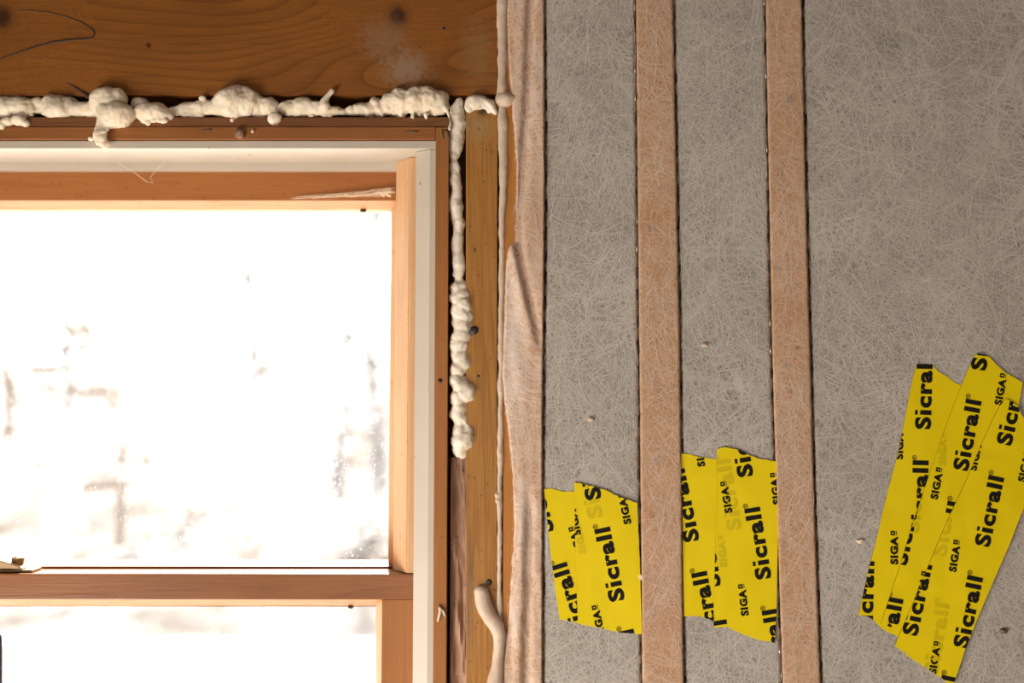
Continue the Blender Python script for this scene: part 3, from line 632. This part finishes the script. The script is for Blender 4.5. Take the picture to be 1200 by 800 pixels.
def put(items, kind, start, end, cap):
    """glyph polygons in photo pixels: text runs from start to end along its baseline"""
    sx, sy = start; ex, ey = end; dx, dy = ex-sx, ey-sy; L = math.hypot(dx, dy); ux, uy = dx/L, dy/L; nx, ny = uy, -ux     # n: towards the cap line
    f = lambda u, v: (sx+ux*u+nx*v, sy+uy*u+ny*v)
    vs, fs = BIG if kind == 'big' else SML
    H = .70
    items.append(([f(x*L, y/H*cap) for x, y in vs], fs))
    if kind == 'big':                                                    # registered mark
        cx, cy, r = L+3.2, cap*.92, 2.9; n = 16; v = []; q = []
        for k in range(n):
            a = 2*pi*k/n; v += [f(cx+cos(a)*r, cy+sin(a)*r), f(cx+cos(a)*(r-.75), cy+sin(a)*(r-.75))]
        for k in range(n): q.append((2*k, 2*((k+1) % n), 2*((k+1) % n)+1, 2*k+1))
        items.append((v, q))
        for rr in (rect(-.9, -1.3, -.3, 1.3), rect(-.3, .7, .8, 1.3), rect(.3, .1, .9, .8), rect(-.3, -.3, .6, .2), rect(.3, -1.3, .9, -.3)):
            items.append(([f(cx+a, cy+b) for a, b in rr], [(0, 1, 2, 3)]))
    else:                                                                # little flag with a cross, and its line
        b = L+1.2; h = cap
        for r_ in (rect(b, h*.36, b+1.9, h+.2), rect(b+3.3, h*.36, b+5.2, h+.2), rect(b+1.9, h*.36, b+3.3, h*.36+1.5), rect(b+1.9, h+.2-1.5, b+3.3, h+.2), rect(b+.0, h*.12, b+5.2, h*.12+.75)):
            items.append(([f(a, c) for a, c in r_], [(0, 1, 2, 3)]))
        for r_ in (rect(b+1.2, h*.36+1.2, b+1.9, h*.36+1.8), rect(b+3.3, h*.36+1.2, b+4.0, h*.36+1.8)): pass
def clip_mesh(items, poly, Yf):
    bm = bmesh.new()
    for vs, fs in items:
        vv = [bm.verts.new((x, 0, y)) for x, y in vs]
        for f in fs:
            try: bm.faces.new([vv[i] for i in f])
            except ValueError: pass
    n = len(poly)
    for i in range(n):
        a = Vector((poly[i][0], 0, poly[i][1])); b = Vector((poly[(i+1) % n][0], 0, poly[(i+1) % n][1])); d = b-a
        if d.length < .2: continue
        bmesh.ops.bisect_plane(bm, geom=bm.verts[:]+bm.edges[:]+bm.faces[:], plane_co=a, plane_no=Vector((d.z, 0, -d.x)), dist=1e-5)
    dead = [f for f in bm.faces if not inside((f.calc_center_median().x, f.calc_center_median().z), poly)]
    bmesh.ops.delete(bm, geom=dead, context='FACES')
    for v in bm.verts: v.co = P(v.co.x, v.co.z, Yf(v.co.x, v.co.z))
    return bm
def ragged(poly, torn, seed):
    """roughen the torn ends; torn = indices of the edges that are torn"""
    rnd = random.Random(seed); out = []; n = len(poly)
    for i in range(n):
        (x0, y0), (x1, y1) = poly[i], poly[(i+1) % n]; out.append((x0, y0))
        if i in torn:
            L = math.hypot(x1-x0, y1-y0); k = int(L/3)
            for j in range(1, k): out.append((x0+(x1-x0)*j/k+rnd.uniform(-.5, .5), y0+(y1-y0)*j/k+rnd.uniform(-.7, .7)))
    return out
def tape(poly, torn, texts, layer, label, group, seed, wr=0.0, ghosts=()):
    poly = ragged(poly, torn, seed)
    Yf = lambda px, py: bay_y(px, py)-.0008-.0011*layer-wr*(mnoise.noise((px/30, py/18, seed))+.5)*.001
    bm = bmesh.new(); f = bm.faces.new([bm.verts.new((x, 0, y)) for x, y in poly])
    bmesh.ops.triangulate(bm, faces=[f])
    xs = [p[0] for p in poly]; ys = [p[1] for p in poly]
    for k in range(int(min(xs))//9, int(max(xs))//9+1): bmesh.ops.bisect_plane(bm, geom=bm.verts[:]+bm.edges[:]+bm.faces[:], plane_co=(k*9, 0, 0), plane_no=(1, 0, 0), dist=1e-4)
    for k in range(int(min(ys))//9, int(max(ys))//9+1): bmesh.ops.bisect_plane(bm, geom=bm.verts[:]+bm.edges[:]+bm.faces[:], plane_co=(0, 0, k*9), plane_no=(0, 0, 1), dist=1e-4)
    for v in bm.verts: v.co = P(v.co.x, v.co.z, Yf(v.co.x, v.co.z))
    bmesh.ops.recalc_face_normals(bm, faces=bm.faces[:])
    if sum(f.normal.y for f in bm.faces) > 0: bmesh.ops.reverse_faces(bm, faces=bm.faces[:])
    r = bmesh.ops.extrude_face_region(bm, geom=bm.faces[:])
    for e in r['geom']:
        if isinstance(e, bmesh.types.BMVert): e.co.y += .0009
    edge = [abs(f.normal.y) < .3 for f in bm.faces if f.normal_update() is None]
    o = mesh_obj('tape_strip', bm, M['tape'], None, False); tag(o, label, 'tape', group)
    o.data.materials.append(M['tape_edge'])
    for p, e in zip(o.data.polygons, edge): p.material_index = int(e)
    items = []
    for (k, s, e) in texts: put(items, k, s, e, 17.0 if k == 'big' else 8.0)
    bm = clip_mesh(items, poly, lambda x, y: Yf(x, y)-.00022)
    mesh_obj('lettering', bm, M['ink'], o)
    if ghosts:
        items = []
        for (k, s, e) in ghosts: put(items, k, s, e, 16.0 if k == 'big' else 7.5)
        tag(mesh_obj('faint_lettering', clip_mesh(items, poly, lambda x, y: Yf(x, y)-.00018), M['ghost'], o), 'faint lettering showing through')
    return o
def at_start(s, d, L): n = math.hypot(*d); return s, (s[0]+d[0]/n*L, s[1]+d[1]/n*L)
def at_end(e, d, L): n = math.hypot(*d); return (e[0]-d[0]/n*L, e[1]-d[1]/n*L), e
bs = lambda s, d, L=86: ('big', *at_start(s, d, L)); be = lambda e, d, L=86: ('big', *at_end(e, d, L))
ss = lambda s, d, L=31: ('sml', *at_start(s, d, L)); se = lambda e, d, L=31: ('sml', *at_end(e, d, L))
G1, G2, G3 = 'yellow tape strips in the narrow bay', 'yellow tape strips in the middle bay', 'yellow tape strips in the wide bay'
d1, d2 = (-.30, -.954), (-.206, -.979)
tape([(637.6, 572.5), (647.5, 572.5), (659.4, 576), (673, 575.6), (690, 580), (700, 735), (677, 729.6), (661, 726.5), (655.6, 725), (653.8, 712.5), (646, 655), (641.9, 616)], {0, 1, 2, 6, 7}, 
     [be((662.8, 658.1), d1, 87), bs((648.8, 621.5), (-.27, -.96)), se((675.5, 622), d1)], 0, 'yellow tape strip half hidden under another in the narrow left bay', G1, 1)
tape([(672.9, 565), (686, 567.5), (708, 573.5), (727, 582.6), (746.5, 588.8), (749.8, 660), (752.3, 742.6), (730, 741), (711, 737.5), (677.3, 730.6), (674.6, 660)], {0, 1, 2, 3, 6, 7, 8},
     [('big', (731.5, 702.5), (713.5, 616.9)), bs((704.2, 583.5), d2), ss((739.6, 613.1), d2), se((702.3, 714.4), d2), be((741.3, 736.6), d2), ss((680.6, 626), d2)], 1, 'full-width yellow tape strip on top in the narrow left bay', G1, 2,
     ghosts=[bs((706, 605), (-.25, -.97)), ss((687, 648), (-.2, -.98))])
d3, d4 = (-.2, -.98), (-.164, -.986)
tape([(795.7, 530.8), (807, 532), (819.2, 535.3), (839.6, 538), (852, 541), (856, 733), (835, 727.5), (824, 723), (811, 721), (801.7, 721.8), (800, 630), (799.8, 588)], {0, 1, 2, 6, 7, 8},
     [('big', (818.9, 632.8), (801, 548.5)), ss((826, 546), (-.15, -.99)), be((827, 668.7), d3, 86)], 0, 'yellow tape strip partly covered by another in the middle bay', G2, 3)
tape([(840, 526.7), (850, 523.6), (861.5, 526), (874.5, 531), (887.5, 537), (900.5, 539), (912.7, 541.8), (911.9, 627), (910.4, 678.7), (910, 720), (908.3, 752.7), (894, 750.6), (881, 747), (861.5, 739.2), (851.7, 734), (836.3, 735.6), (836.6, 700), (837.3, 678.7), (838.7, 628.7), (840.4, 580)], {0, 1, 2, 3, 4, 5, 10, 11, 12, 13, 14},
     [('big', (903.3, 677.1), (889.4, 593.5)), bs((882.1, 557.2), d4), ss((857.9, 600.3), d4), ss((914.5, 590.5), (-.11, -.99)), ss((877, 721), (-.11, -.99)), be((909.8, 713), d4), be((850.1, 725.5), d4), bs((844.1, 686), d4)], 1, 'wide yellow tape strip lying on top in the middle bay', G2, 4,
     ghosts=[('big', (868.5, 620), (855, 537)), ss((852, 664), (-.1, -.99))])
d5, d6, d7 = (.02, -1), (.19, -.982), (.208, -.978)
tape([(1074, 426.2), (1083, 426.4), (1092, 426.7), (1098.7, 434.4), (1111.7, 442.5), (1119.9, 449), (1126.4, 451.4), (1140, 456), (1120, 560), (1075, 752), (1052.8, 746), (1045, 742), (1036, 737.8), (1030, 732.5), (1019.5, 723.5), (1012, 721.3), (1006, 720.5), (1019.5, 660.5), (1025.3, 640), (1038, 584.5), (1053, 529), (1067.9, 450.6)], {2, 3, 4, 5, 9, 10, 11, 12, 13, 14, 15},
     [('big', (1089.8, 503), (1092.2, 418)), ss((1057.7, 538.2), d5), ('big', (1085.3, 626), (1087.2, 539.5)), ss((1051.8, 661.3), (0, -1), 33), ('big', (1021.6, 744), (1023.7, 657.5))], 0, 'left strip of the three fanned yellow tapes on the wide grey bay', G3, 5)
tape([(1143, 415), (1147.5, 414.4), (1159.2, 417.3), (1167, 426.3), (1178.4, 436.8), (1198.7, 448.2), (1193.8, 476), (1160, 620), (1110, 742), (1060, 742), (1051, 738.5), (1042, 734), (1032.3, 731), (1055.5, 660.5), (1067.5, 620), (1096.3, 535), (1106, 506), (1126.4, 452.2), (1137.7, 425.4)], {0, 1, 2, 3, 4, 9, 10, 11},
     [('big', (1133.5, 552.3), (1149.4, 470.1)), bs((1154.6, 434.5), (.13, -.99)), ss((1173.3, 475), d6), ss((1098.3, 585.3), d6), be((1128, 589.8), d6, 84), be((1057.8, 702.2), d6, 84), bs((1061.8, 662.8), d6, 84), se((1087, 676.5), d6)], 1, 'middle strip of the three fanned yellow tapes on the wide grey bay', G3, 6,
     ghosts=[('big', (1076, 625), (1084, 545)), ss((1108, 545), (.03, -1))])
tape([(1178.4, 466.9), (1184.9, 470), (1193.8, 476.6), (1197, 486), (1200, 489.6), (1212, 499), (1226, 508), (1199.4, 596.5), (1192.5, 613), (1183.5, 637), (1164.5, 680), (1148, 719), (1130, 764), (1118, 800), (1113, 801), (1100, 792.5), (1085, 782), (1068.5, 771.5), (1055, 761), (1048.3, 756.5), (1057, 737), (1091.5, 654.5), (1105.8, 620), (1131.8, 563.5), (1150.5, 520), (1162, 494.5), (1171, 476.6)], {0, 1, 2, 3, 4, 5, 13, 14, 15, 16, 17, 18},
     [bs((1184.3, 522.5), (.215, -.976), 84), ('big', (1158.7, 641.3), (1176, 559.8)), ss((1200.7, 565), d7), ss((1120, 670.3), (.155, -.988)), ss((1143.7, 551.8), d7), bs((1074, 745.5), d7, 85), ('big', (1133.6, 760), (1151.2, 677)), ss((1096.3, 790.3), (.165, -.986), 32.5), be((1121, 794), d7, 84)], 2, 'right strip of the three fanned yellow tapes, lying uppermost', G3, 7, wr=.4,
     ghosts=[('big', (1108, 652), (1121, 570)), be((1112, 708), (.16, -.987), 84)])

# ------------------------------------------------------------------ cobwebs and crumbs
bm = bmesh.new(); rnd = random.Random(5)
for k in range(30):
    a = (rnd.uniform(455, 463), rnd.uniform(218.5, 229)); t0 = rnd.uniform(340, 430); b = (t0, 232.5+rnd.uniform(-2, 1)-(t0-340)*.03)
    pts = []
    for i in range(9):
        t = i/8; x = a[0]+(b[0]-a[0])*t; y = a[1]+(b[1]-a[1])*t+sin(t*pi)*rnd.uniform(-1, 2.2); pts.append(P(x, y, .0575+.004*t+rnd.uniform(-.0006, .0006)))
    tube(bm, pts, rnd.uniform(.00008, .0002), 4)
for k in range(8):
    a = rnd.uniform(437, 452); tube(bm, [P(a, rnd.uniform(224, 228), .0585), P(a+rnd.uniform(3, 10), rnd.uniform(224, 231), .0575)], .0009, 5)
tag(mesh_obj('cobweb', bm, M['web']), 'pale stringy cobweb across the upper sash corner by the stop strip', 'cobweb')
bm = bmesh.new()
tube(bm, [P(*p) for p in ((137, 190, .05), (147, 196, .055), (160, 204, .058), (172, 213, .058), (179, 214, .058), (176, 208, .058), (185, 197, .055), (193, 190, .05))], .00028, 5)
tag(mesh_obj('cobweb_thread', bm, M['web']), 'single loose cobweb thread hanging from the liner over the top rail', 'cobweb')
def crumb(name, px, py, r, Y, label, m='debris', cat='debris', sx=1.3, group=None):
    bm = bmesh.new(); bmesh.ops.create_icosphere(bm, subdivisions=3, radius=r*MM, matrix=Matrix.Translation(P(px, py, Y)) @ Matrix.Diagonal((sx, .6, 1, 1)))
    for v in bm.verts: v.co += (v.co-P(px, py, Y))*.5*mnoise.noise(v.co*900)
    return tag(mesh_obj(name, bm, M[m], None, True), label, cat, group)
crumb('debris_crumb', 425.5, 246, 3, .0795, 'dark crumb under the top bead of the upper sash')
crumb('debris_crumb', 411, 710.5, 2.6, .045, 'dark crumb under the meeting rail bead near the right stile')
crumb('dust_tuft', 281, 156.5, 6, -.006, 'grey dust tuft stuck to the head jamb below the big foam lump', 'old', 'dust', .9)
crumb('foam_fleck', 296, 153.5, 2.4, -.006, 'small white fleck on the head jamb beside the dust tuft', 'foam', 'foam crumb', .7)
for i, (px, py, lab) in enumerate(((1008, 634, 'pale straw splinter on the wide bay, left of the tape fan'), (755, 676, 'pale fluff caught at the stud edge beside the narrow bay tape'), (826, 404, 'tan wood chip stuck on the middle grey bay'), (692, 491, 'cream chip stuck on the narrow grey bay'), (1176, 739, 'brown speck right of the tape fan near the corner'))):
    m = ('foam', 'caulk', 'caulk', 'caulk', 'rust')[i]
    crumb('wood_chip', px, py, (2.6, 4, 2.6, 2.6, 2.8)[i], bay_y(px, py)-.0012, lab, m, 'debris', 1.6)
